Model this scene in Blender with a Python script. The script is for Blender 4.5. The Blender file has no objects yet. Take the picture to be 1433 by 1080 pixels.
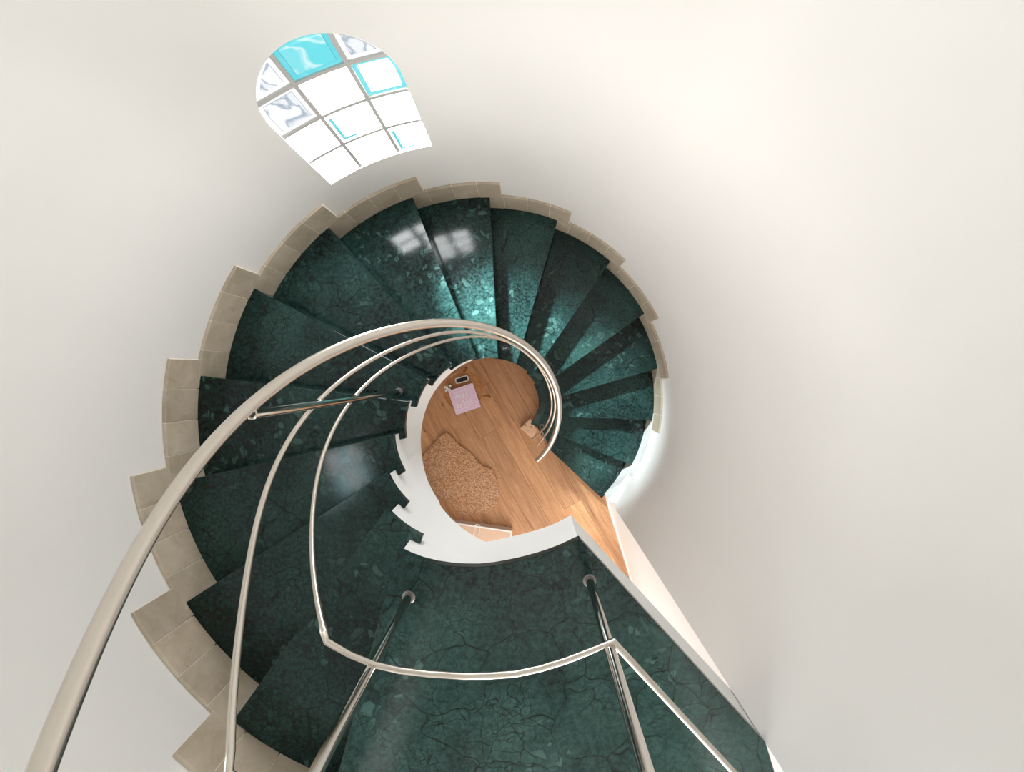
import bpy, bmesh, math, random
from mathutils import Vector, Matrix
random.seed(7)
R_, D_ = math.radians, math.degrees
sc = bpy.context.scene
COL = sc.collection

# ------------------------------------------------------------------ camera
cam = bpy.data.cameras.new('camera'); camo = bpy.data.objects.new('camera', cam); COL.objects.link(camo)
cam.sensor_fit = 'HORIZONTAL'; cam.sensor_width = 36.0; cam.lens = 600.0 / 1433.0 * 36.0
cam.clip_start = 0.02; cam.clip_end = 100
camo.matrix_world = Matrix.Translation((0.2852, 0.2354, 4.2417)) @ Matrix.Rotation(-0.0322, 4, 'X') @ Matrix.Rotation(0.0366, 4, 'Y')
sc.camera = camo

# ------------------------------------------------------------------ world, large lights, exposure
w = bpy.data.worlds.new('sky'); sc.world = w; w.use_nodes = True
w.node_tree.nodes['Background'].inputs[0].default_value = (0.75, 0.85, 1.0, 1)
w.node_tree.nodes['Background'].inputs[1].default_value = 0.6
def area(name, loc, size, power, col, rot=(0, 0, 0), shape='DISK', size_y=None):
    l = bpy.data.lights.new(name, 'AREA'); l.shape = shape; l.size = size; l.energy = power; l.color = col
    if size_y: l.size_y = size_y
    o = bpy.data.objects.new(name, l); COL.objects.link(o); o.location = loc; o.rotation_euler = rot
    return o
def beam(name, loc, target, power, col, angle, blend, rad):
    l = bpy.data.lights.new(name, 'SPOT'); l.energy = power; l.color = col; l.spot_size = math.radians(angle); l.spot_blend = blend; l.shadow_soft_size = rad
    o = bpy.data.objects.new(name, l); COL.objects.link(o); o.location = loc
    o.rotation_euler = (Vector(target) - Vector(loc)).to_track_quat('-Z', 'Y').to_euler()
    return o
# sunlight that enters through the glass blocks and falls across the lower flight
beam('window_sunlight', (-0.43, 1.22, 2.42), (0.50, 0.16, 0.8), 430, (0.80, 0.95, 1.0), 38, 1.0, 0.07)
area('landing_fill_light', (0.60, -2.9, 3.65), 1.2, 36, (1.0, 0.975, 0.95), (math.radians(90), 0, 0), 'RECTANGLE', 1.2)  # added fill light before the end wall upstairs, no window behind it
area('hall_fill_light', (0.45, -2.9, 1.4), 1.4, 20, (1.0, 0.97, 0.94), (math.radians(90), 0, 0), 'RECTANGLE', 1.8)  # added fill light for the ground floor hall, no window behind it
vs = sc.view_settings
vs.view_transform = 'Standard'; vs.look = 'None'; vs.gamma = 1.0; vs.use_curve_mapping = False
vs.exposure = 1.06

# ------------------------------------------------------------------ helpers
def mesh_obj(name, verts, faces, mat, parent=None, smooth=None, bevel=0.0):
    me = bpy.data.meshes.new(name); me.from_pydata([tuple(v) for v in verts], [], faces)
    bm = bmesh.new(); bm.from_mesh(me)
    bmesh.ops.recalc_face_normals(bm, faces=bm.faces)
    if bevel:
        es = [e for e in bm.edges if len(e.link_faces) == 2 and e.calc_face_angle(0) > R_(35)]
        bmesh.ops.bevel(bm, geom=es, offset=bevel, segments=1, affect='EDGES', profile=0.5)
    bm.to_mesh(me); bm.free()
    if smooth is not None:
        me.shade_smooth(); me.set_sharp_from_angle(angle=R_(smooth))
    me.materials.append(mat)
    o = bpy.data.objects.new(name, me); COL.objects.link(o)
    if parent: o.parent = parent
    return o
def prism(name, poly, z0, z1, mat, parent=None, smooth=None, bevel=0.0):
    n = len(poly)
    v = [(p[0], p[1], z0) for p in poly] + [(p[0], p[1], z1) for p in poly]
    f = [list(range(n))[::-1], list(range(n, 2 * n))] + [[i, (i + 1) % n, n + (i + 1) % n, n + i] for i in range(n)]
    return mesh_obj(name, v, f, mat, parent, smooth, bevel)
def tag(o, label=None, cat=None, group=None, kind=None):
    if label: o['label'] = label
    if cat: o['category'] = cat
    if group: o['group'] = group
    if kind: o['kind'] = kind
    return o
def empty(name, loc=(0, 0, 0)):
    o = bpy.data.objects.new(name, None); COL.objects.link(o); o.location = loc; o.empty_display_size = 0.05
    return o
def pol(r, a, c=(0.0, 0.0)): return (c[0] + r * math.cos(R_(a)), c[1] + r * math.sin(R_(a)))
def tube_mesh(name, path, rad, mat, parent=None, seg=14, closed_caps=True):
    """round tube swept along a list of points (parallel transport frame)"""
    P = [Vector(p) for p in path]; n = len(P)
    T = [(P[min(i + 1, n - 1)] - P[max(i - 1, 0)]).normalized() for i in range(n)]
    up = Vector((0, 0, 1)) if abs(T[0].z) < 0.9 else Vector((1, 0, 0))
    N = (up - T[0] * up.dot(T[0])).normalized()
    vs_, fs = [], []
    for i in range(n):
        N = (N - T[i] * N.dot(T[i])).normalized(); B = T[i].cross(N)
        k = 1.0
        if 0 < i < n - 1:
            c = (P[i] - P[i - 1]).normalized().dot((P[i + 1] - P[i]).normalized())
            k = 1.0 / max(0.6, math.sqrt((1 + c) / 2))
        for j in range(seg):
            a = 2 * math.pi * j / seg
            vs_.append(P[i] + (N * math.cos(a) + B * math.sin(a)) * rad * (k if abs(math.cos(a)) < 2 else 1))
    for i in range(n - 1):
        for j in range(seg):
            fs.append([i * seg + j, i * seg + (j + 1) % seg, (i + 1) * seg + (j + 1) % seg, (i + 1) * seg + j])
    fs.append(list(range(seg))[::-1]); fs.append(list(range((n - 1) * seg, n * seg)))
    return mesh_obj(name, vs_, fs, mat, parent, smooth=50)
def lathe(name, prof, mat, parent=None, seg=32, loc=(0, 0, 0)):
    vs_, fs = [], []; m = len(prof)
    for j in range(seg):
        a = 2 * math.pi * j / seg
        for r, z in prof: vs_.append((loc[0] + r * math.cos(a), loc[1] + r * math.sin(a), loc[2] + z))
    for j in range(seg):
        j2 = (j + 1) % seg
        for i in range(m - 1): fs.append([j * m + i, j2 * m + i, j2 * m + i + 1, j * m + i + 1])
    if prof[0][0] > 1e-6: fs.append([j * m for j in range(seg)][::-1])
    if prof[-1][0] > 1e-6: fs.append([j * m + m - 1 for j in range(seg)])
    o = mesh_obj(name, vs_, fs, mat, parent, smooth=40)
    bm = bmesh.new(); bm.from_mesh(o.data); bmesh.ops.remove_doubles(bm, verts=bm.verts, dist=1e-6); bm.to_mesh(o.data); bm.free()
    return o
def clip_convex(poly, conv):
    """Sutherland-Hodgman; conv is counter-clockwise"""
    out = list(poly)
    for i in range(len(conv)):
        a, b = conv[i], conv[(i + 1) % len(conv)]
        side = lambda p: (b[0] - a[0]) * (p[1] - a[1]) - (b[1] - a[1]) * (p[0] - a[0])
        inp, out = out, []
        for j in range(len(inp)):
            p, q = inp[j], inp[(j + 1) % len(inp)]
            sp, sq = side(p), side(q)
            if sp >= 0: out.append(p)
            if (sp > 0 > sq) or (sp < 0 < sq):
                t = sp / (sp - sq); out.append((p[0] + (q[0] - p[0]) * t, p[1] + (q[1] - p[1]) * t))
        if not out: return []
    res = []
    for p in out:
        if not res or math.dist(p, res[-1]) > 1e-5: res.append(p)
    return res

# ------------------------------------------------------------------ materials
class NT:
    def __init__(s, name):
        s.m = bpy.data.materials.new(name); s.m.use_nodes = True; s.t = s.m.node_tree
        s.b = s.t.nodes['Principled BSDF']
    def n(s, typ, **kw):
        nd = s.t.nodes.new(typ)
        for k, v in kw.items():
            if isinstance(k, str) and hasattr(nd, k): setattr(nd, k, v)
        return nd
    def l(s, a, b): s.t.links.new(a, b)
    def coord(s, scale=(1, 1, 1), rnd=0.0, rot=(0, 0, 0)):
        tc = s.n('ShaderNodeTexCoord'); mp = s.n('ShaderNodeMapping')
        mp.inputs['Scale'].default_value = scale; mp.inputs['Rotation'].default_value = rot
        if rnd:
            oi = s.n('ShaderNodeObjectInfo'); mu = s.n('ShaderNodeVectorMath', operation='SCALE'); mu.inputs[0].default_value = (rnd, rnd * 0.7, rnd * 0.4)
            ad = s.n('ShaderNodeVectorMath', operation='ADD')
            s.l(oi.outputs['Random'], mu.inputs['Scale']); s.l(tc.outputs['Object'], ad.inputs[0]); s.l(mu.outputs[0], ad.inputs[1])
            s.l(ad.outputs[0], mp.inputs[0])
        else: s.l(tc.outputs['Object'], mp.inputs[0])
        return mp.outputs[0]
    def noise(s, vec, scale, detail=4, rough=0.6, dist=0.0):
        nd = s.n('ShaderNodeTexNoise'); nd.inputs['Scale'].default_value = scale; nd.inputs['Detail'].default_value = detail
        nd.inputs['Roughness'].default_value = rough; nd.inputs['Distortion'].default_value = dist
        s.l(vec, nd.inputs['Vector']); return nd
    def ramp(s, fac, stops):
        r = s.n('ShaderNodeValToRGB'); cr = r.color_ramp
        while len(cr.elements) < len(stops): cr.elements.new(0.5)
        for e, (p, c) in zip(cr.elements, stops):
            e.position = p; e.color = (c if len(c) == 4 else (*c, 1)) if hasattr(c, '__len__') else (c, c, c, 1)
        s.l(fac, r.inputs[0]); return r.outputs[0]
    def mix(s, fac, a, b, mode='MIX'):
        m = s.n('ShaderNodeMix', data_type='RGBA', blend_type=mode)
        for sock, v in ((0, fac), (6, a), (7, b)):
            if hasattr(v, 'links'): s.l(v, m.inputs[sock])
            elif hasattr(v, '__len__'): m.inputs[sock].default_value = (*v, 1)
            else: m.inputs[sock].default_value = v
        return m.outputs[2]
    def bump(s, h, strength, dist=0.01):
        b = s.n('ShaderNodeBump'); b.inputs['Strength'].default_value = strength; b.inputs['Distance'].default_value = dist
        s.l(h, b.inputs['Height']); s.l(b.outputs[0], s.b.inputs['Normal'])
    def set(s, **kw):
        for k, v in kw.items():
            k = k.replace('_', ' ')
            if hasattr(v, 'links'): s.l(v, s.b.inputs[k])
            else: s.b.inputs[k].default_value = (*v, 1) if hasattr(v, '__len__') else v
        return s.m
def plain(name, col, rough=0.5, metal=0.0, var=0.04, scale=12):
    t = NT(name); v = t.coord(rnd=3.0); nz = t.noise(v, scale, 4)
    c = t.ramp(nz.outputs['Fac'], [(0.3, tuple(x * (1 - var) for x in col)), (0.7, tuple(min(1, x * (1 + var)) for x in col))])
    return t.set(Base_Color=c, Roughness=rough, Metallic=metal)

def marble(name):
    t = NT(name); v = t.coord(rnd=9.0)
    wz = t.noise(v, 3.5, 3, 0.55)
    off = t.n('ShaderNodeVectorMath', operation='MULTIPLY_ADD'); t.l(wz.outputs['Color'], off.inputs[0])
    off.inputs[1].default_value = (0.22, 0.22, 0.22); t.l(v, off.inputs[2]); wv = off.outputs[0]
    big = t.noise(v, 2.3, 5, 0.6)
    fine = t.noise(v, 60, 3, 0.7)
    base = t.ramp(big.outputs['Fac'], [(0.37, (0.0010, 0.0042, 0.0037)), (0.50, (0.0065, 0.0235, 0.0205)), (0.64, (0.021, 0.058, 0.050))])
    base = t.mix(0.27, base, t.ramp(fine.outputs['Fac'], [(0.40, (0.002, 0.009, 0.0080)), (0.62, (0.046, 0.106, 0.098))]))
    def vor(scale, feature, vec):
        nd = t.n('ShaderNodeTexVoronoi', feature=feature); nd.inputs['Scale'].default_value = scale; t.l(vec, nd.inputs['Vector']); return nd
    # pale pebble-like inclusions
    pe = vor(30, 'DISTANCE_TO_EDGE', wv); pc = vor(30, 'F1', wv)
    sep = t.n('ShaderNodeSeparateColor'); t.l(pc.outputs['Color'], sep.inputs[0])
    pick = t.ramp(sep.outputs[0], [(0.80, 0.0), (0.86, 1.0)])
    body = t.ramp(pe.outputs['Distance'], [(0.06, 0.0), (0.11, 1.0)])
    msk = t.noise(v, 1.7, 2); area_ = t.ramp(msk.outputs['Fac'], [(0.48, 0.0), (0.56, 1.0)])
    peb = t.mix(1.0, t.mix(1.0, pick, body, 'MULTIPLY'), area_, 'MULTIPLY')
    base = t.mix(t.mix(1.0, peb, (0.55, 0.55, 0.55), 'MULTIPLY'), base, (0.065, 0.135, 0.122))
    # dark crackle veins of two sizes
    for scl, wid, lo, hi, vec in ((5.0, 0.018, 0.38, 0.54, wv), (13, 0.030, 0.46, 0.58, wv), (40, 0.060, 0.50, 0.60, wv)):
        ve = vor(scl, 'DISTANCE_TO_EDGE', vec)
        line = t.ramp(ve.outputs['Distance'], [(0.0, 1.0), (wid, 0.0)])
        mk = t.noise(v, 2.2 + scl * 0.06, 2); mk = t.ramp(mk.outputs['Fac'], [(lo, 0.0), (hi, 0.92)])
        base = t.mix(t.mix(1.0, line, mk, 'MULTIPLY'), base, (0.0008, 0.0034, 0.0030))
    t.bump(fine.outputs['Fac'], 0.02, 0.002)
    rr = t.ramp(big.outputs['Fac'], [(0.3, 0.09), (0.7, 0.16)])
    return t.set(Base_Color=base, Roughness=rr, IOR=1.36)
M_marble = marble('green_marble')

def stone(name, c0, c1, c2):
    t = NT(name); v = t.coord(rnd=7.0)
    a = t.noise(v, 9, 6, 0.65, 0.6); b = t.noise(v, 2.5, 2)
    base = t.ramp(a.outputs['Fac'], [(0.30, c0), (0.55, c1), (0.75, c2)])
    oi = t.n('ShaderNodeObjectInfo'); tone = t.ramp(oi.outputs['Random'], [(0.0, 0.88), (1.0, 1.06)])
    base = t.mix(1.0, base, tone, 'MULTIPLY')
    ve = t.n('ShaderNodeTexVoronoi', feature='DISTANCE_TO_EDGE'); ve.inputs['Scale'].default_value = 5
    wv = t.n('ShaderNodeVectorMath', operation='MULTIPLY_ADD'); t.l(a.outputs['Color'], wv.inputs[0]); wv.inputs[1].default_value = (.2, .2, .2); t.l(v, wv.inputs[2])
    t.l(wv.outputs[0], ve.inputs['Vector'])
    ln = t.ramp(ve.outputs['Distance'], [(0.0, 0.6), (0.012, 0.0)]); mk = t.ramp(b.outputs['Fac'], [(0.55, 0.0), (0.65, 1.0)])
    base = t.mix(t.mix(1.0, ln, mk, 'MULTIPLY'), base, tuple(x * 0.55 for x in c0))
    t.bump(a.outputs['Fac'], 0.08, 0.004)
    return t.set(Base_Color=base, Roughness=0.38)
M_stone = stone('beige_stone', (0.42, 0.345, 0.25), (0.53, 0.45, 0.345), (0.60, 0.525, 0.42))
M_stone_lit = stone('beige_stone_lit', (0.72, 0.70, 0.67), (0.80, 0.785, 0.76), (0.85, 0.84, 0.82))  # same skirting stone, with the glare on the lowest steps put into its colour
M_grout = plain('grout', (0.84, 0.77, 0.66), 0.8)

def wallmat():
    t = NT('painted_plaster'); v = t.coord(); a = t.noise(v, 1.2, 3); b = t.noise(v, 140, 3, 0.6)
    base = t.ramp(a.outputs['Fac'], [(0.3, (0.80, 0.783, 0.758)), (0.7, (0.825, 0.808, 0.783))])
    t.bump(b.outputs['Fac'], 0.05, 0.002)
    return t.set(Base_Color=base, Roughness=0.75)
M_wall = wallmat()
M_white = plain('white_plaster', (0.84, 0.84, 0.83), 0.6, 0, 0.015, 4)
M_board = plain('white_gloss_paint', (0.83, 0.82, 0.80), 0.3, 0, 0.02, 4)
M_ceil = plain('ceiling_paint', (0.80, 0.79, 0.77), 0.9, 0, 0.01, 2)

def steel(name, col, rough):
    t = NT(name); v = t.coord(scale=(1, 1, 1)); a = t.noise(v, 90, 3, 0.6)
    rr = t.ramp(a.outputs['Fac'], [(0.3, rough * 0.97), (0.7, rough * 1.03)])
    return t.set(Base_Color=col, Metallic=1.0, Roughness=rr)
M_steel = steel('satin_stainless_steel', (0.63, 0.58, 0.52), 0.25)
M_steel_pol = steel('polished_stainless_steel', (0.72, 0.69, 0.65), 0.10)
M_steel_dark = steel('dark_steel', (0.22, 0.21, 0.20), 0.3)
M_black = plain('black_gap', (0.012, 0.012, 0.012), 0.5)

def wood(name, dark, mid, light, sx=1.2, sy=16, rnd=11, rough=0.42):
    t = NT(name); v = t.coord(scale=(sx, sy, 1), rnd=rnd)
    a = t.noise(v, 1.6, 6, 0.6, 0.7); b = t.noise(v, 5.5, 5, 0.7, 0.3)
    base = t.ramp(a.outputs['Fac'], [(0.28, dark), (0.48, mid), (0.72, light)])
    base = t.mix(0.35, base, t.ramp(b.outputs['Fac'], [(0.35, dark), (0.6, light)]))
    oi = t.n('ShaderNodeObjectInfo'); tone = t.ramp(oi.outputs['Random'], [(0, 0.86), (1, 1.08)])
    base = t.mix(1.0, base, tone, 'MULTIPLY')
    k = t.coord(scale=(2.0, 5.0, 1), rnd=rnd)
    vo = t.n('ShaderNodeTexVoronoi', feature='F1'); vo.inputs['Scale'].default_value = 1.0; t.l(k, vo.inputs['Vector'])
    kn = t.ramp(vo.outputs['Distance'], [(0.02, 1.0), (0.075, 0.0)])
    base = t.mix(t.mix(1.0, kn, (0.75, 0.75, 0.75), 'MULTIPLY'), base, tuple(x * 0.35 for x in dark))
    t.bump(b.outputs['Fac'], 0.05, 0.002)
    return t.set(Base_Color=base, Roughness=rough)
M_floor = wood('oak_planks', (0.34, 0.145, 0.060), (0.60, 0.295, 0.135), (0.76, 0.42, 0.215))
M_stool = wood('stool_wood', (0.40, 0.155, 0.045), (0.54, 0.225, 0.072), (0.62, 0.28, 0.10), 4, 20, 3, 0.35)
M_palewood = wood('pale_wood', (0.62, 0.36, 0.20), (0.74, 0.47, 0.29), (0.80, 0.55, 0.37), 4, 20, 3, 0.3)

# ------------------------------------------------------------------ measured geometry
H = 0.18
E = (0.0438, -0.0336)                     # centre of the open well
RO = 1.3639                               # face of the skirting tiles
RW = RO + 0.017                           # face of the plaster wall
TO = {1: -44.25, 2: -26.35, 3: -7.45, 4: 11.24, 5: 30.2, 6: 49.65, 7: 69.0, 8: 88.38, 9: 107.8, 10: 128.78,
      11: 149.88, 12: 170.79, 13: 191.54, 14: 212.39, 15: 232.5, 16: 252.9}
TI = {1: -55.0, 2: -37.0, 3: -18.5, 4: 2.6, 5: 23.0, 6: 41.72, 7: 62.86, 8: 82.47, 9: 101.88, 10: 122.26,
      11: 141.42, 12: 159.7, 13: 181.83, 14: 202.8, 15: 220.0, 16: 239.3}
RT = {1: 0.335, 2: 0.335, 3: 0.337, 4: 0.335, 5: 0.350}
for k in range(6, 17): RT[k] = 0.363
ZL = 16 * H                               # landing level
ZC = 5.6                                  # ceiling
A = (1.0470, -0.9530)                     # wall corner beside the first step
A2 = (1.676, -3.0)
def rw(a): return RW + max(0.0, (-30.0 - a) / 12.3) * 0.035   # the wall eases outwards towards that corner
B = pol(RW, 254.0); B2 = (-0.75, -3.0)

# ------------------------------------------------------------------ walls, floor, ceiling
W_AZ0, W_AZ1, W_Z0, W_ZS = 98.0, 120.9, 2.075, 2.585          # window: jambs, sill, springing
W_C = (W_AZ0 + W_AZ1) / 2
W_HW = R_(W_AZ1 - W_AZ0) / 2 * RW                             # half width
def wmap(u, z, r=RW):
    a = R_(W_C) + u / RW
    return (r * math.cos(a), r * math.sin(a), z)
ARCH = [(-W_HW, W_Z0)] + [(W_HW * (-1 + 2 * i / 12), W_Z0) for i in range(1, 12)] + [(W_HW, W_Z0), (W_HW, W_Z0 + .17), (W_HW, W_Z0 + .34)]
ARCH += [(W_HW * math.cos(math.pi * i / 28), W_ZS + W_HW * math.sin(math.pi * i / 28)) for i in range(29)]
ARCH += [(-W_HW, W_Z0 + .34), (-W_HW, W_Z0 + .17)]             # counter-clockwise in (u, z)
def build_curved_wall():
    vs_, fs = [], []
    def V(a, z): vs_.append((rw(a) * math.cos(R_(a)), rw(a) * math.sin(R_(a)), z)); return len(vs_) - 1
    PADA, PZ0, PZ1 = 3.0, 1.98, 2.95
    a0, a1 = W_AZ0 - PADA, W_AZ1 + PADA
    def band(s, e, zs):
        n = max(1, int(round((e - s) / 2.0)))
        idx = [[V(s + (e - s) * i / n, z) for z in zs] for i in range(n + 1)]
        for i in range(n):
            for j in range(len(zs) - 1): fs.append([idx[i][j], idx[i + 1][j], idx[i + 1][j + 1], idx[i][j + 1]])
    zs = [0, .7, 1.4, PZ0, PZ1, 3.6, 4.4, ZC]
    band(-42.3, a0, zs); band(a1, 254.0, zs)
    band(a0, a1, [0, .7, 1.4, PZ0]); band(a0, a1, [PZ1, 3.6, 4.4, ZC])
    # patch between the arch outline and its rectangle
    hw = R_(a1 - a0) / 2 * RW
    cz = 2.46
    loops = []
    outer = []
    for (u, z) in ARCH:
        du, dz = u, z - cz
        k = min((hw / abs(du)) if abs(du) > 1e-9 else 1e9, ((PZ1 - cz) / dz) if dz > 1e-9 else ((PZ0 - cz) / dz if dz < -1e-9 else 1e9))
        outer.append((du * k, cz + dz * k))
    # pull the nearest outline points into the rectangle's corners
    for cu, cz_ in ((hw, PZ0), (hw, PZ1), (-hw, PZ1), (-hw, PZ0)):
        i = min(range(len(outer)), key=lambda q: math.dist(outer[q], (cu, cz_))); outer[i] = (cu, cz_)
    steps = 4
    for s in range(steps + 1):
        t = s / steps; row = []
        for p, q in zip(ARCH, outer):
            x, y, z = wmap(p[0] + (q[0] - p[0]) * t, p[1] + (q[1] - p[1]) * t); vs_.append((x, y, z)); row.append(len(vs_) - 1)
        loops.append(row)
    n = len(ARCH)
    for s in range(steps):
        for i in range(n): fs.append([loops[s][i], loops[s][(i + 1) % n], loops[s + 1][(i + 1) % n], loops[s + 1][i]])
    # reveal of the window opening
    rev = []
    for p in ARCH: vs_.append(wmap(p[0], p[1], RW + 0.07)); rev.append(len(vs_) - 1)
    for i in range(n): fs.append([loops[0][i], rev[i], rev[(i + 1) % n], loops[0][(i + 1) % n]])
    # outer face, top and ends give the wall its thickness
    RX = RW + 0.16; na = 100; rows = []
    for i in range(na + 1):
        a = -42.3 + 296.3 * i / na
        x, y = math.cos(R_(a)), math.sin(R_(a))
        b0 = len(vs_); vs_.extend([(rw(a) * x, rw(a) * y, 0), (RX * x, RX * y, 0), (RX * x, RX * y, ZC), (rw(a) * x, rw(a) * y, ZC)]); rows.append(b0)
    for i in range(na):
        for j in (1, 2): fs.append([rows[i] + j, rows[i + 1] + j, rows[i + 1] + j + 1, rows[i] + j + 1])
    for b0 in (rows[0], rows[-1]): fs.append([b0, b0 + 1, b0 + 2, b0 + 3])
    nin = len(fs)
    me = bpy.data.meshes.new('wall_outer'); me.from_pydata(vs_, [], fs)
    bm = bmesh.new(); bm.from_mesh(me); bmesh.ops.remove_doubles(bm, verts=bm.verts, dist=1e-4)
    bmesh.ops.recalc_face_normals(bm, faces=bm.faces)
    # normals towards the axis
    def rdot(f): c = f.calc_center_median(); return (f.normal.x * c.x + f.normal.y * c.y) / math.hypot(c.x, c.y), math.hypot(c.x, c.y)
    bad = []
    for f in bm.faces:
        d_, r_ = rdot(f)
        if (r_ < RW + 0.05 and d_ > 0.5) or (r_ > RW + 0.12 and d_ < -0.5): bad.append(f)
    bmesh.ops.reverse_faces(bm, faces=bad)
    bm.to_mesh(me); bm.free()
    me.shade_smooth(); me.set_sharp_from_angle(angle=R_(40)); me.materials.append(M_wall)
    o = bpy.data.objects.new('wall_outer', me); COL.objects.link(o)
    return tag(o, 'curved off-white plaster wall around the spiral stairs', 'wall', kind='structure')
build_curved_wall()
def flat_wall(name, p, q, label, th=0.16):
    d = Vector((q[0] - p[0], q[1] - p[1])).normalized(); nrm = Vector((d.y, -d.x))
    poly = [p, q, (q[0] + nrm.x * th, q[1] + nrm.y * th), (p[0] + nrm.x * th, p[1] + nrm.y * th)]
    return tag(prism(name, poly, 0, ZC, M_wall), label, 'wall', kind='structure')
flat_wall('wall_right', A2, A, 'flat off-white hallway wall leaving the foot of the stairs')
flat_wall('wall_left', B, B2, 'flat off-white wall beside the landing end of the stairs')
flat_wall('wall_back', B2, A2, 'off-white end wall of the hallway behind the landing')
hull = [(1.86, -3.1)] + [pol(RW + 0.1, a) for a in range(8, 178, 6)] + [(-1.45, -3.1)]
ceil = prism('ceiling', hull, ZC, ZC + 0.1, M_ceil); tag(ceil, 'white ceiling high above the stairwell', 'ceiling', kind='structure')
fl = prism('floor', hull, -0.12, -0.012, M_black); tag(fl, 'warm oak plank floor at the bottom of the stairwell', 'floor', kind='structure')
# oak planks, laid at -60 degrees
pa = R_(-60.1); ca, sa = math.cos(pa), math.sin(pa)
PW, PL = 0.19, 1.9
hull_l = [(x * ca + y * sa, -x * sa + y * ca) for x, y in hull]
for r in range(-13, 14):
    off = (r * 0.77) % 1.0 * PL
    for c in range(-3, 4):
        x0 = c * PL + off - 0.6; y0 = r * PW
        g = 0.0009
        q = clip_convex([(x0 + g, y0 + g), (x0 + PL - g, y0 + g), (x0 + PL - g, y0 + PW - g), (x0 + g, y0 + PW - g)], hull_l)
        if len(q) < 3: continue
        o = prism('plank', q, -0.012, random.uniform(-0.0004, 0.0004), M_floor, fl)
        o.rotation_euler.z = pa
# white baseboard at the hallway wall
d = Vector((A2[0] - A[0], A2[1] - A[1])).normalized(); nn = Vector((-d.y, d.x)) * -1
bb = [A, A2, (A2[0] + nn.x * 0.016, A2[1] + nn.y * 0.016), (A[0] + nn.x * 0.016, A[1] + nn.y * 0.016)]
tag(prism('baseboard_right', bb, 0, 0.10, M_board, bevel=0.003), 'white painted baseboard along the hallway wall', 'baseboard', kind='structure')

# ------------------------------------------------------------------ window of glass blocks
def glow(name, col, line, strength, linefac=0.6, scale=7, base=(0.10, 0.11, 0.11)):
    """daylit patterned glass block: gives off the daylight behind it"""
    t = NT(name); v = t.coord(rnd=5.0)
    a = t.noise(v, scale, 2, 0.4, 1.2)
    band = t.ramp(a.outputs['Fac'], [(0.40, 0.0), (0.455, 1.0), (0.475, 1.0), (0.53, 0.15)])
    c = t.mix(t.mix(1.0, band, (linefac,) * 3, 'MULTIPLY'), col, line)
    t.set(Base_Color=base, Roughness=0.15, Emission_Color=c, Emission_Strength=strength)
    return t.m
G_white = glow('glass_block_white', (1.0, 1.0, 1.0), (0.93, 0.97, 1.0), 12.0)
G_soft = glow('glass_block_milky', (0.93, 0.95, 0.99), (0.36, 0.43, 0.52), 0.47, 0.95, 9)
G_teal = glow('glass_block_teal', (0.10, 0.72, 0.80), (0.60, 0.90, 0.94), 0.46, 1.0, 9)
G_edge = glow('glass_edge_clear', (1.0, 1.0, 1.0), (0.8, 0.82, 0.86), 0.50)
G_edge_b = glow('glass_edge_bright', (1.0, 1.0, 1.0), (0.9, 0.95, 0.97), 6.0)
G_tealedge = glow('glass_edge_teal', (0.08, 0.66, 0.75), (0.2, 0.75, 0.82), 0.46)
G_day = glow('glass_block_day', (1.0, 0.98, 0.95), (0.93, 0.97, 1.0), 5.0)
G_cool = glow('glass_block_cool', (0.55, 0.85, 0.92), (0.4, 0.8, 0.9), 5.0)
M_mortar = plain('grey_mortar', (0.50, 0.49, 0.475), 0.9)
win = empty('window_1', wmap(0, W_Z0)); tag(win, 'arched glass block window with teal panes in the curved wall', 'window', kind='structure')
win_inv = Matrix.Translation(win.location).inverted()
def radial_prism(name, poly, r0, r1, mat, parent, origin):
    n = len(poly); c = Vector(origin)
    v = [Vector(wmap(u, z, r0)) - c for u, z in poly] + [Vector(wmap(u, z, r1)) - c for u, z in poly]
    f = [list(range(n)), list(range(n, 2 * n))[::-1]] + [[i, (i + 1) % n, n + (i + 1) % n, n + i] for i in range(n)]
    return mesh_obj(name, v, f, mat, parent)
wo = tuple(win.location)
def bent_bar(name, poly, r0, r1, mat, parent, n=14):
    """a bar of the window grid, cut into narrow strips so that it follows the wall"""
    u_lo, u_hi = min(p[0] for p in poly), max(p[0] for p in poly); mv, mf = [], []
    for i in range(n):
        u0, u1 = u_lo + (u_hi - u_lo) * i / n, u_lo + (u_hi - u_lo) * (i + 1) / n
        sp = clip_convex([(u0, 1.0), (u1, 1.0), (u1, 4.0), (u0, 4.0)], poly)
        if len(sp) < 3: continue
        b0, n_ = len(mv), len(sp)
        mv += [Vector(wmap(u, z, r0)) - Vector(wo) for u, z in sp] + [Vector(wmap(u, z, r1)) - Vector(wo) for u, z in sp]
        mf += [[b0 + j for j in range(n_)], [b0 + n_ + j for j in range(n_)][::-1]] + [[b0 + j, b0 + (j + 1) % n_, b0 + n_ + (j + 1) % n_, b0 + n_ + j] for j in range(n_)]
    return mesh_obj(name, mv, mf, mat, parent)
bent_bar('backing', [(u * 1.01, W_Z0 - .003 + (z - W_Z0) * 1.006) for u, z in ARCH], RW + 0.055, RW + 0.069, M_mortar, win, 20)
us = [-W_HW - .1, R_(105.1 - W_C) * RW, R_(113.6 - W_C) * RW, W_HW + .1]
zs_ = [W_Z0 - .1, 2.283, 2.490, 2.688, 3.0]
SPEC = {}  # (column from low azimuth, row from sill): (glass, edge)
for c in range(3):
    for r in range(4): SPEC[c, r] = (G_white, G_edge_b)
SPEC[1, 3] = (G_teal, G_tealedge); SPEC[0, 3] = (G_soft, G_edge); SPEC[2, 3] = (G_soft, G_edge)
SPEC[2, 2] = (G_soft, G_edge); SPEC[0, 2] = (G_white, G_tealedge)
SPEC[1, 1] = (G_white, G_edge_b); SPEC[0, 0] = (G_white, G_edge_b)
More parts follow.
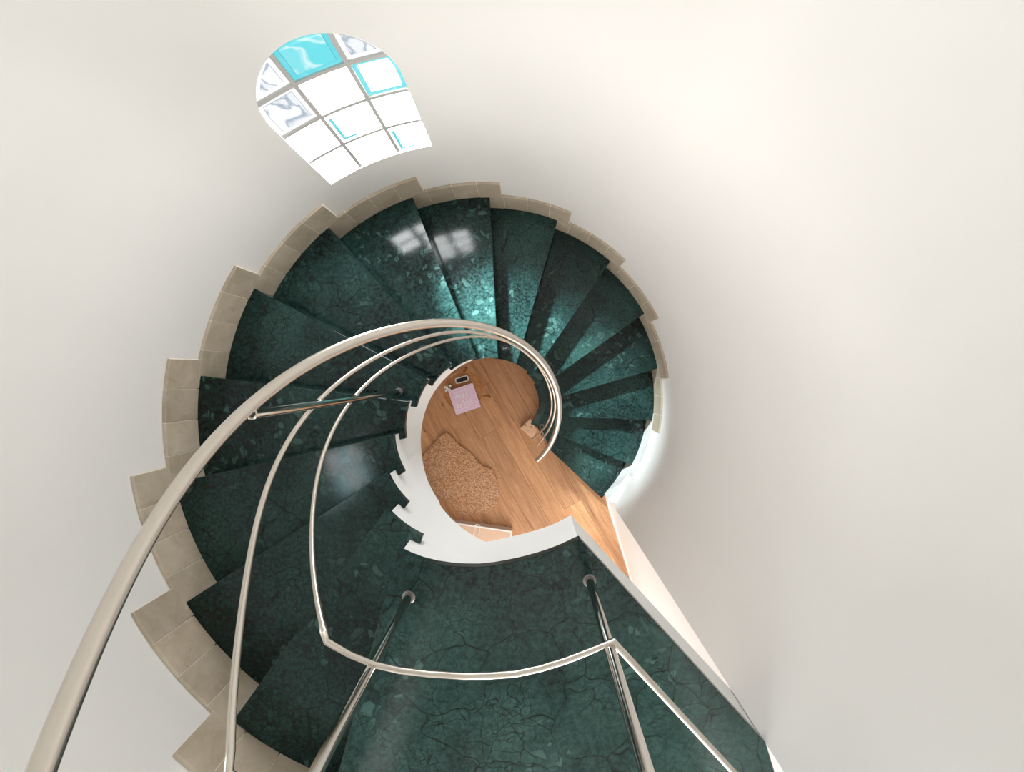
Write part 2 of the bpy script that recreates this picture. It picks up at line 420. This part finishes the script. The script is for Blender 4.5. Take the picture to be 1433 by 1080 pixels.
def inset(poly, d):
    """move every side of a convex counter-clockwise polygon inwards by d"""
    out = list(poly)
    for i in range(len(poly)):
        a, b = Vector(poly[i]), Vector(poly[(i + 1) % len(poly)])
        t = (b - a); 
        if t.length < 1e-6: continue
        t.normalize(); nrm = Vector((-t.y, t.x)); a2 = a + nrm * d; b2 = a2 + t * 3; a1 = a2 - t * 3
        big = [tuple(a1), tuple(b2), tuple(b2 + nrm * 6), tuple(a1 + nrm * 6)]
        out = clip_convex(out, big)
        if not out: return []
    return out
g = 0.0080
G_seam = glow('glass_seam', (0.55, 0.60, 0.66), (0.45, 0.5, 0.55), 0.35)
G_seam_teal = glow('glass_seam_teal', (0.04, 0.42, 0.48), (0.1, 0.5, 0.55), 0.42)
for u in us[1:3]:
    bent_bar('mortar_joint', clip_convex([(u - g, 1.9), (u + g, 1.9), (u + g, 3.1), (u - g, 3.1)], ARCH), RW + 0.007, RW + 0.055, M_mortar, win, 1)
for z in zs_[1:4]:
    for c in range(3):
        u0 = us[c] + g if c else us[c]; u1 = us[c + 1] - g if c < 2 else us[c + 1]
        bent_bar('mortar_joint', clip_convex([(u0, z - g), (u1, z - g), (u1, z + g), (u0, z + g)], ARCH), RW + 0.007, RW + 0.055, M_mortar, win, 4)
for (c, r), (mg, me_) in SPEC.items():
    rect = [(us[c] + g, zs_[r] + g), (us[c + 1] - g, zs_[r] + g), (us[c + 1] - g, zs_[r + 1] - g), (us[c] + g, zs_[r + 1] - g)]
    poly = clip_convex(rect, ARCH)
    if len(poly) < 3: continue
    blk = radial_prism('glass_block', poly, RW + 0.016, RW + 0.05, me_, win, wo)
    face = inset(poly, 0.020)
    if len(face) >= 3:
        radial_prism('pane', face, RW + 0.013, RW + 0.03, mg, blk, wo)
    seam = inset(poly, 0.0175)
    if len(seam) >= 3 and mg is not G_white: radial_prism('seam', seam, RW + 0.0148, RW + 0.03, G_seam_teal if mg is G_teal else G_seam, blk, wo)
    # teal light strips on the inner edge of two blocks, as fused coloured glass
    if (c, r) in ((1, 1), (0, 0)):
        u1, z0 = max(p[0] for p in face), min(p[1] for p in face)
        strip = clip_convex([(u1 - .004, z0 - .012), (u1 + .012, z0 - .012), (u1 + .012, z0 + .15), (u1 - .004, z0 + .15)], poly)
        if len(strip) >= 3: radial_prism('colour_strip', strip, RW + 0.011, RW + 0.0125, G_tealedge, blk, wo)
        strip = clip_convex([(u1 - .06, z0 - .012), (u1 - .004, z0 - .012), (u1 - .004, z0 + .004), (u1 - .06, z0 + .004)], poly)
        if len(strip) >= 3: radial_prism('colour_strip', strip, RW + 0.011, RW + 0.0125, G_tealedge, blk, wo)

# a second, square glass block window high on the wall above the landing side
w2 = empty('window_2', pol(RW, 205.0) + (3.7,)); tag(w2, 'square glass block window high on the curved wall above the stairs', 'window', kind='structure')
def flush(name, a0, a1, z0, z1, r0, r1, mat, parent):
    c = Vector(w2.location); v = []
    for r in (r0, r1):
        for a, z in ((a0, z0), (a1, z0), (a1, z1), (a0, z1)): v.append(Vector(pol(r, a) + (z,)) - c)
    return mesh_obj(name, v, [[0, 1, 2, 3], [7, 6, 5, 4], [0, 4, 5, 1], [1, 5, 6, 2], [2, 6, 7, 3], [3, 7, 4, 0]], mat, parent)
for i in range(2):
    flush('mortar_bed', 197 + 8 * i, 205 + 8 * i, 3.7, 4.3, RW - 0.012, RW, M_mortar, w2)
    for j in range(3):
        flush('glass_block', 197.3 + 8 * i, 204.7 + 8 * i, 3.708 + 0.2 * j, 3.892 + 0.2 * j, RW - 0.018, RW - 0.002, (G_cool if (i + j) % 2 else G_day), w2)
# ------------------------------------------------------------------ the staircase
stairs = empty('spiral_staircase'); tag(stairs, 'spiral staircase with dark green marble treads on a white curved body', 'staircase')
def ti(t):
    if t >= 16: return TI[16] + 19.0 * (t - 16)
    k = int(t); return TI[k] + (TI[k + 1] - TI[k]) * (t - k)
def to(t):
    if t >= 16: return TO[16] + 20.0 * (t - 16)
    k = int(t); return TO[k] + (TO[k + 1] - TO[k]) * (t - k)
def rt(t):
    if t >= 16: return RT[16]
    k = int(t); return RT[k] + (RT[k + 1] - RT[k]) * (t - k)
# white body: sections across the flight, stepped on top, helical soffit below
secs = []
for k in range(1, 16):
    for s in range(7):
        t = k + s / 6
        secs.append((t, k * H - 0.03))
for s in range(1, 15): secs.append((16 + s / 6, ZL - 0.24))
vs_, fs = [], []
for t, ztop in secs:
    # the body starts a little behind each nosing
    ai = ti(t) + D_(0.012 / 0.4); ao = to(t) + D_(0.014 / RO)
    zb = max(0.0, t * H - 0.655) if t < 16.2 else min(t * H - 0.655, ZL - 0.245)
    zb = min(zb, ztop - 0.002)
    p0 = Vector(pol(rt(t), ti(t), E)); p1 = Vector(pol(RO + 0.012, to(min(t, 16.0)))) if t <= 16 else Vector(pol(RO, to(t)))
    dv = (p1 - p0).normalized()
    pi_ = tuple(p0 + dv * 0.034 + Vector((-dv.y, dv.x)) * 0.014) if t <= 16 else pol(rt(t) + 0.031, ai, E)
    if t < 2 and ztop < H: pi_ = (0.478 + (0.354 - 0.478) * (t - 1), -0.458 + (-0.250 + 0.458) * (t - 1))
    po = pol(RO + 0.012, min(ao, 253.5))
    for (x, y), z in ((pi_, zb), (pi_, ztop), (po, ztop), (po, zb)): vs_.append((x, y, z))
n = len(secs)
for i in range(n - 1):
    for j in range(4): fs.append([i * 4 + j, i * 4 + (j + 1) % 4, (i + 1) * 4 + (j + 1) % 4, (i + 1) * 4 + j])
fs.append([0, 1, 2, 3]); fs.append([(n - 1) * 4 + j for j in (3, 2, 1, 0)])
mesh_obj('stair_body', vs_, fs, M_white, stairs, smooth=25)
# marble treads
for k in range(1, 16):
    tail = D_(0.045 / 0.363)
    oa = [TO[k] + (TO[k + 1] + 1.6 - TO[k]) * i / 12 for i in range(13)]
    ia = [ti(k) + (TI[k + 1] + tail - TI[k]) * i / 12 for i in range(13)]
    outer = [pol(RO + 0.013, a) for a in oa]
    inner = [pol(RT[k], a, E) for a in ia][::-1]
    if k == 1:       # the first tread is cut off obliquely beside the base block
        inner = [(0.352, -0.235), (0.465, -0.473)]
    prism('tread', outer + inner, k * H - 0.03, k * H, M_marble, stairs, smooth=30, bevel=0.0022)
# marble risers
for k in range(1, 17):
    i0 = ti(k); o0 = TO[k]
    r_in = 0.62 if k == 1 else 0.405
    f = (r_in - 0.363) / (RO - 0.363)
    pin = Vector(pol(0.363, i0, E)); pout = Vector(pol(RO + 0.01, o0)); dirv = (pout - pin).normalized()
    if k == 1: pin = Vector((0.468, -0.470)); dirv = (pout - pin).normalized()
    nrm = Vector((-dirv.y, dirv.x))
    a_ = pin + dirv * (r_in - 0.363) if k > 1 else pin
    quad = [a_ + nrm * 0.006, pout + nrm * 0.006, pout + nrm * 0.022, a_ + nrm * 0.022]
    prism('riser', [tuple(q) for q in quad], (k - 1) * H, k * H - 0.03, M_marble, stairs)
# landing
LI = [(-0.1385, -0.3409), (-0.1000, -0.3600), (-0.0591, -0.375), (-0.0130, -0.3860), (0.0342, -0.3924), (0.0800, -0.3950), (0.1271, -0.3945), (0.1740, -0.3890),
      (0.2197, -0.3802), (0.2670, -0.3690), (0.314, -0.3554), (0.3530, -0.3420), (0.3917, -0.3264), (0.4508, -0.2969)]
edge_end = (1.046, -0.951)
nose = pol(RO + 0.013, TO[16])
lp = [nose] + LI + [edge_end, (A[0] + 0.0005, A[1] - 0.004), (A2[0] - 0.005, A2[1] + 0.005), (B2[0] + 0.005, B2[1] + 0.005), (B[0] + 0.004, B[1] + 0.002)]
prism('landing_slab', lp, ZL - 0.03, ZL, M_marble, stairs, smooth=30, bevel=0.0025)
def off_in(p, d):
    v = Vector(p) - Vector(E); l = v.length; v = v * ((l + d) / l); return (E[0] + v.x, E[1] + v.y)
lb = [(nose[0] + 0.012, nose[1] - 0.004), off_in((LI[0][0] + 0.010, LI[0][1] - 0.006), 0.036)] + [off_in(p, max(0.008, 0.036 - 0.0042 * i)) for i, p in enumerate(LI[1:-1])] + [(LI[-1][0] - 0.004, LI[-1][1] - 0.006),
     (edge_end[0] - 0.002, edge_end[1] - 0.004), (A[0] + 0.0005, A[1] - 0.006), (A2[0] - 0.006, A2[1] + 0.006), (B2[0] + 0.006, B2[1] + 0.006), (B[0] + 0.006, B[1] + 0.002)]
prism('landing_body', lb, ZL - 0.245, ZL - 0.03, M_white, stairs, smooth=30)
# pale wooden base block with two screws at the foot of the inner string
bbk = prism('base_block', [(0.212, -0.312), (0.331, -0.420), (0.378, -0.335), (0.310, -0.214)], 0.0, 0.06, M_palewood, stairs, bevel=0.004)
for x, y in ((0.262, -0.283), (0.318, -0.300)):
    lathe('screw', [(0.0, 0.0), (0.007, 0.0), (0.007, 0.003), (0.0, 0.004)], M_black, bbk, 12, (x, y, 0.06))

# ------------------------------------------------------------------ stone skirting tiles
sk = empty('baseboard_outer'); tag(sk, 'stepped beige stone tile skirting climbing the curved wall beside the treads', 'skirting', kind='structure')
SH = 0.193
def tile(a0, a1, z0, z1, mat):
    n = 4; g_ = D_(0.0017 / RO)
    aa = [a0 + g_ + (a1 - a0 - 2 * g_) * i / n for i in range(n + 1)]
    poly = [pol(RO, a) for a in aa] + [pol(rw(a) - 0.0005, a) for a in aa[::-1]]
    prism('tile', poly, z0 + 0.0008, z1, mat, sk, bevel=0.0014)
for k in range(1, 17):
    s = TO[k] - 3.4; e = TO[k + 1] + 2.6 if k < 16 else 253.9
    if k == 1: s = -42.2
    top = k * H + SH
    joints = [s]
    while joints[-1] + 6.3 < e - 1.0: joints.append(joints[-1] + (6.05 if len(joints) == 1 else 6.4))
    joints.append(e)
    for j in range(len(joints) - 1):
        a0, a1 = joints[j], joints[j + 1]
        z0 = k * H
        if a0 < TO[k] - 0.01 and k > 1: z0 = (k - 1) * H + SH
        # the last piece runs under the next section
        tile(a0, a1, z0, top if not (k < 16 and a1 > TO[k + 1] - 3.4 + 0.01) else min(top, (k + 1) * H + SH - H), M_stone_lit if k <= 2 else M_stone)
    # grout bed behind the tiles
    aa = [s + (e - s) * i / 16 for i in range(17)]
    poly = [pol(RO + 0.003, a) for a in aa] + [pol(rw(a) - 0.001, a) for a in aa[::-1]]
    prism('grout', poly, k * H + (0.014 if k > 1 else 0), top - 0.003, M_grout, sk)

# ------------------------------------------------------------------ the railing
rail = empty('stair_railing'); tag(rail, 'satin stainless steel railing spiralling up around the open well', 'railing')
RC = (0.012, -0.0225); SL = 0.0090
HC = {'h': ([0.45626, 0.00842, -0.00899, -0.00476, -0.00337, -0.0094, 0.00608, 0.00105, 0.00051], 1.782),
      'm': ([0.45341, 0.00379, -0.00944, -0.0077, -0.00336, -0.00601, 0.01128, 0.00891, 0.00029], 1.401),
      'l': ([0.44512, -0.00369, 0.01395, 0.00847, 0.00621, -0.0024, -0.00191, 0.00236, -0.00603], 1.0775)}
def rp(key, a):
    p, z0 = HC[key]; t = R_(a); r = p[0]
    for i in range(4): r += p[1 + 2 * i] * math.cos((i + 1) * t) + p[2 + 2 * i] * math.sin((i + 1) * t)
    return (RC[0] + r * math.cos(t), RC[1] + r * math.sin(t), z0 + SL * a)
LR = [(-0.153, -0.4615), (-0.0908, -0.4853), (-0.03, -0.498), (0.0423, -0.5053), (0.1305, -0.5085), (0.19, -0.506), (0.2531, -0.5), (0.315, -0.485), (0.3744, -0.4651), (0.43, -0.442), (0.4893, -0.413)]
far = (1.06, -1.03)
def helix(key, a0, a1, n): return [rp(key, a0 + (a1 - a0) * i / n) for i in range(n + 1)]
zl = {'h': 3.94, 'm': 3.58, 'l': 3.22}
for key, name, a0, rad in (('h', 'handrail', -44.5, 0.0165), ('m', 'rail', -39.5, 0.0076), ('l', 'rail', -44.0, 0.0076)):
    path = helix(key, a0, 241.6, 110)
    z_end = zl[key]
    path[-1] = (-0.2117, -0.4286, z_end) if key == 'l' else (path[-1][0], path[-1][1], z_end)
    path += [(x, y, z_end) for x, y in LR]
    # straight run to the wall, a separate stretch after the corner
    path += [(LR[-1][0] + (far[0] - LR[-1][0]) * i / 3, LR[-1][1] + (far[1] - LR[-1][1]) * i / 3, z_end) for i in range(1, 4)]
    o = tube_mesh(name, path, rad, M_steel, rail, 20 if key == 'h' else 12)
    if key == 'h': o['label'] = 'thick round handrail'
def zstep(a):       # tread level below a rail point
    best = 0
    for k in range(1, 17):
        x, y = rp('l', a)[:2]
        if a >= TI[k] - 2: best = k
    return best * H
def post(x, y, z0, z1, az, open_top=False):
    o = tube_mesh('post', [(x, y, z0), (x, y, z0 + 0.02), (x, y, (z0 + z1) / 2), (x, y, z1)], 0.0140, M_steel_pol, rail, 18)
    lathe('base_flange', [(0.0145, 0.0), (0.0215, 0.0), (0.0215, 0.002), (0.0195, 0.0032), (0.0145, 0.0032), (0.0145, 0.0)], M_steel_dark, o, 24, (x, y, z0))
    if open_top:
        lathe('tube_end', [(0.0, 0.001), (0.009, 0.001), (0.010, 0.003), (0.0150, 0.003), (0.0150, -0.006), (0.0140, -0.006)], M_steel_pol, o, 24, (x, y, z1))
        lathe('bore', [(0.0, 0.002), (0.008, 0.002), (0.008, 0.0024), (0.0, 0.0024)], M_black, o, 16, (x, y, z1))
    return o
def bracket(p, q, parent, rad=0.0045): return tube_mesh('bracket', [p, tuple((Vector(p) + Vector(q)) / 2), q], rad, M_steel_pol, parent, 8)
# post on the eleventh tread, open tube end beside the handrail
def nearest(key, x, y):
    return min((rp(key, a / 4) for a in range(-160, 966)), key=lambda p: math.dist(p[:2], (x, y)))
POSTS = [(-0.4024, 0.1319, 11 * H, True)]
for a, k in ((-30.0, 2),):
    x, y, _ = rp('l', a); v = Vector((x - RC[0], y - RC[1])).normalized() * 0.022
    POSTS.append((x + v.x, y + v.y, k * H, False))
for x, y, z0, ot in POSTS:
    hz = nearest('h', x, y)
    o = post(x, y, z0, hz[2] - (0.02), 0, ot)
    for key in ('m', 'l'):
        q = nearest(key, x, y); bracket((x, y, q[2] - 0.012), q, o)
    bracket((x, y, hz[2] - 0.028), hz, o, 0.006)
for x, y in ((-0.1024, -0.4961), (0.4833, -0.4319)):
    o = post(x, y, ZL, 3.92, 0)
    for z in (3.22, 3.58):
        q = min(LR, key=lambda p: math.dist(p, (x, y))); bracket((x, y, z - 0.01), (q[0], q[1], z), o)

# ------------------------------------------------------------------ things on the ground floor
# round stool table
SX, SY, SZ = -0.2895, 0.0686, 0.45
st = empty('side_table', (SX, SY, 0)); tag(st, 'small round wooden side table holding a pink book', 'side table')
top = lathe('table_top', [(0.0, SZ - 0.028), (0.165, SZ - 0.028), (0.176, SZ - 0.02), (0.176, SZ + 0.004), (0.172, SZ + 0.007), (0.167, SZ + 0.004), (0.163, SZ), (0.0, SZ)], M_stool, st, 56)
for a in (100, -22, -126):
    d0 = Vector((math.cos(R_(a)), math.sin(R_(a))))
    o = tube_mesh('leg', [(d0.x * 0.125, d0.y * 0.125, SZ - 0.028), (d0.x * 0.16, d0.y * 0.16, SZ / 2), (d0.x * 0.205, d0.y * 0.205, 0.03)], 0.012, M_stool, st, 12)
    tube_mesh('foot_cap', [(d0.x * 0.205, d0.y * 0.205, 0.035), (d0.x * 0.207, d0.y * 0.207, 0.018), (d0.x * 0.209, d0.y * 0.209, 0.0)], 0.0125, M_black, o, 12)
# pink book
def cover():
    t = NT('pink_cover'); v = t.coord()
    n1 = t.noise(v, 12, 2); off = t.n('ShaderNodeVectorMath', operation='MULTIPLY_ADD'); t.l(n1.outputs['Color'], off.inputs[0]); off.inputs[1].default_value = (.03, .03, .03); t.l(v, off.inputs[2])
    vo = t.n('ShaderNodeTexVoronoi', feature='DISTANCE_TO_EDGE'); vo.inputs['Scale'].default_value = 42; t.l(off.outputs[0], vo.inputs['Vector'])
    ln = t.ramp(vo.outputs['Distance'], [(0.03, 0.75), (0.10, 0.0)])
    c = t.mix(ln, (0.86, 0.58, 0.76), (0.94, 0.84, 0.90))
    return t.set(Base_Color=c, Roughness=0.45)
M_cover = cover(); M_paper = plain('paper', (0.86, 0.84, 0.80), 0.8); M_letter = plain('cream_print', (0.90, 0.86, 0.84), 0.5)
BC = [(-0.417, 0.069), (-0.348, -0.146), (-0.132, -0.068), (-0.198, 0.142)]
bx = sum(p[0] for p in BC) / 4; by = sum(p[1] for p in BC) / 4
bk = empty('book', (bx, by, SZ)); tag(bk, 'square pink book with pale map-like line pattern lying on the side table', 'book')
ang = math.atan2(BC[3][1] - BC[0][1], BC[3][0] - BC[0][0]); bk.rotation_euler.z = ang
hw_, hh_ = 0.114, 0.112
rect = lambda x0, y0, x1, y1: [(x0, y0), (x1, y0), (x1, y1), (x0, y1)]
prism('back_cover', rect(-hw_, -hh_, hw_, hh_), 0.0075, 0.0105, M_cover, bk)
prism('pages', rect(-hw_ + .003, -hh_ + .003, hw_ - .003, hh_ - .003), 0.0105, 0.0305, M_paper, bk)
fc = prism('front_cover', rect(-hw_, -hh_, hw_, hh_), 0.0305, 0.0335, M_cover, bk)
for (x0, y0, x1, y1) in ((-.062, .022, -.050, .050), (-.050, .040, -.036, .050), (-.036, .018, -.026, .050), (-.004, .012, .006, .048), (.006, .028, .030, .036), (.030, .010, .038, .050),
                         (-.080, -.062, -.070, -.034), (-.062, -.062, -.040, -.054), (-.052, -.054, -.044, -.034), (.024, -.056, .034, -.030), (.034, -.044, .056, -.036), (.052, -.058, .062, -.030), (-.02, -.03, -.012, .0)):
    prism('cover_print', rect(x0, y0, x1, y1), 0.0335, 0.0338, M_letter, fc)
# black tray box with a white rim
cs = empty('trinket_tray', (-0.2971, 0.1708, SZ)); cs.rotation_euler.z = R_(15); tag(cs, 'narrow black tray with a white rounded rim beside the pink book', 'tray')
def rrect(w_, h_, r, n=5):
    pts = []
    for cx_, cy_, a0 in ((w_ - r, h_ - r, 0), (-w_ + r, h_ - r, 90), (-w_ + r, -h_ + r, 180), (w_ - r, -h_ + r, 270)):
        for i in range(n + 1): pts.append((cx_ + r * math.cos(R_(a0 + 90 * i / n)), cy_ + r * math.sin(R_(a0 + 90 * i / n))))
    return pts
o_, i_ = rrect(0.060, 0.026, 0.014), rrect(0.052, 0.018, 0.008); n = len(o_)
v = [(x, y, 0.0) for x, y in o_] + [(x, y, 0.022) for x, y in o_] + [(x, y, 0.022) for x, y in i_] + [(x, y, 0.004) for x, y in i_]
f = [[i, (i + 1) % n, n + (i + 1) % n, n + i] for i in range(n)] + [[n + i, n + (i + 1) % n, 2 * n + (i + 1) % n, 2 * n + i] for i in range(n)] + [[2 * n + i, 2 * n + (i + 1) % n, 3 * n + (i + 1) % n, 3 * n + i] for i in range(n)] + [list(range(n))[::-1]]
mesh_obj('rim', v, f + [list(range(3 * n, 4 * n))], plain('white_ceramic', (0.80, 0.77, 0.73), 0.3), cs, smooth=35)
prism('lining', [(x * .99, y * .99) for x, y in i_], 0.0045, 0.008, M_black, cs)
# little vase with white blossoms
vx, vy = -0.402, 0.112
va = empty('bud_vase', (vx, vy, SZ)); tag(va, 'tiny silvery vase of white blossoms beside the pink book', 'vase')
lathe('vase_body', [(0.0, 0.0), (0.014, 0.0), (0.022, 0.012), (0.024, 0.026), (0.016, 0.044), (0.012, 0.052), (0.014, 0.058), (0.012, 0.058), (0.010, 0.05), (0.0, 0.045)], M_steel_pol, va, 24)
M_petal = plain('white_petal', (0.88, 0.86, 0.82), 0.6)
for i, (x, y, z) in enumerate(((-0.012, -0.018, 0.085), (0.006, -0.03, 0.078), (-0.03, -0.008, 0.08), (-0.02, -0.04, 0.09), (0.012, 0.004, 0.075))):
    bl = tube_mesh('stem', [(0, 0, 0.04), (x * .5, y * .5, 0.065), (x, y, z)], 0.0012, plain('stem_green', (0.12, 0.2, 0.07), 0.6) if i == 0 else bpy.data.materials['stem_green'], va, 6)
    for j in range(5):
        a = 2 * math.pi * j / 5 + i; dx, dy = math.cos(a), math.sin(a); s_ = 0.011
        pv = [(x, y, z), (x + dx * s_ * .6 - dy * s_ * .5, y + dy * s_ * .6 + dx * s_ * .5, z + .004), (x + dx * s_ * 1.3, y + dy * s_ * 1.3, z + .003), (x + dx * s_ * .6 + dy * s_ * .5, y + dy * s_ * .6 - dx * s_ * .5, z + .004)]
        pv2 = [(a_, b_, c_ - 0.0012) for a_, b_, c_ in pv]
        mesh_obj('petal', pv + pv2, [[0, 1, 2, 3], [7, 6, 5, 4], [0, 4, 5, 1], [1, 5, 6, 2], [2, 6, 7, 3], [3, 7, 4, 0]], M_petal, bl)
# rug
def rugmat():
    t = NT('woven_rug'); v = t.coord(scale=(1, 1, 1), rot=(0, 0, R_(35)))
    mp = t.n('ShaderNodeMapping'); mp.inputs['Scale'].default_value = (52, 84, 1); t.l(v, mp.inputs[0])
    vo = t.n('ShaderNodeTexVoronoi', feature='F1'); vo.inputs['Scale'].default_value = 1.0; vo.inputs['Randomness'].default_value = 0.75; t.l(mp.outputs[0], vo.inputs['Vector'])
    big = t.noise(v, 7, 3)
    c = t.ramp(vo.outputs['Distance'], [(0.16, (0.93, 0.66, 0.48)), (0.44, (0.68, 0.37, 0.20)), (0.80, (0.36, 0.155, 0.06))])
    c = t.mix(0.30, c, t.ramp(big.outputs['Fac'], [(0.35, (0.58, 0.29, 0.12)), (0.65, (0.70, 0.43, 0.27))]))
    inv = t.n('ShaderNodeMath', operation='SUBTRACT'); inv.inputs[0].default_value = 1.0; t.l(vo.outputs['Distance'], inv.inputs[1])
    t.bump(inv.outputs[0], 0.9, 0.012)
    return t.set(Base_Color=c, Roughness=0.9)
RUG = [(-0.535, -0.345), (-0.495, -0.375), (-0.426, -0.454), (-0.367, -0.508), (-0.308, -0.538), (-0.248, -0.597), (-0.199, -0.661), (-0.15, -0.705), (-0.09, -0.715), (-0.051, -0.749), (-0.022, -0.829),
       (-0.002, -0.928), (-0.002, -1.028), (-0.032, -1.098), (-0.092, -1.148), (-0.201, -1.185), (-0.35, -1.186), (-0.41, -1.162), (-0.46, -1.112), (-0.489, -1.067), (-0.539, -1.048), (-0.609, -1.003), (-0.678, -0.934),
       (-0.74, -0.86), (-0.80, -0.77), (-0.82, -0.68), (-0.785, -0.62)]
def chaikin(p, it=2):
    for _ in range(it):
        q = []
        for i in range(len(p)):
            a, b = p[i], p[(i + 1) % len(p)]
            q += [(a[0] * .75 + b[0] * .25, a[1] * .75 + b[1] * .25), (a[0] * .25 + b[0] * .75, a[1] * .25 + b[1] * .75)]
        p = q
    return p
rg = prism('rug', chaikin(RUG), 0.0006, 0.024, rugmat(), None, 30, 0.006); tag(rg, 'brown pebble-textured rug with a wavy outline on the oak floor', 'rug')
# flat box with a white rim and cord
bo = empty('storage_box', (-0.20, -1.43, 0)); bo.rotation_euler.z = R_(-7.8); tag(bo, 'flat beige box with white edges and a white cord handle on the oak floor', 'box')
M_card = plain('beige_card', (0.72, 0.50, 0.36), 0.6); M_cord = plain('white_cord', (0.88, 0.85, 0.80), 0.7); M_rim = plain('white_edge', (0.87, 0.84, 0.80), 0.5)
bw, bd, bh = 0.315, 0.155, 0.10
prism('body', rect(-bw, -bd, bw, bd), 0.0006, bh - 0.012, plain('pinkish_card', (0.76, 0.60, 0.49), 0.6), bo)
prism('lid', rect(-bw + .012, -bd + .012, bw - .012, bd - .012), bh - 0.012, bh - 0.004, M_card, bo)
for q in (rect(-bw - .003, bd - .013, bw + .003, bd + .003), rect(-bw - .003, -bd - .003, bw + .003, -bd + .013), rect(-bw - .003, -bd + .013, -bw + .013, bd - .013), rect(bw - .013, -bd + .013, bw + .003, bd - .013)):
    prism('rim', q, bh - 0.016, bh, M_rim, bo, bevel=0.002)
def arc(cx_, y0, r, y_len):
    return [(cx_ - r, y0 - y_len, bh + .002)] + [(cx_ + r * math.cos(R_(180 - 18 * i)), y0 + r * math.sin(R_(180 - 18 * i)), bh + .004) for i in range(11)] + [(cx_ + r, y0 - y_len, bh + .002)]
tube_mesh('cord_handle', arc(-0.03, bd - 0.005, 0.026, 0.085), 0.004, M_cord, bo, 8)
tube_mesh('cord_handle', [(-0.11, bd - .108, bh + .001), (-0.075, bd - .115, bh + .004), (-0.04, bd - .12, bh + .004), (-0.015, bd - .135, bh + .001)], 0.005, M_cord, bo, 8)
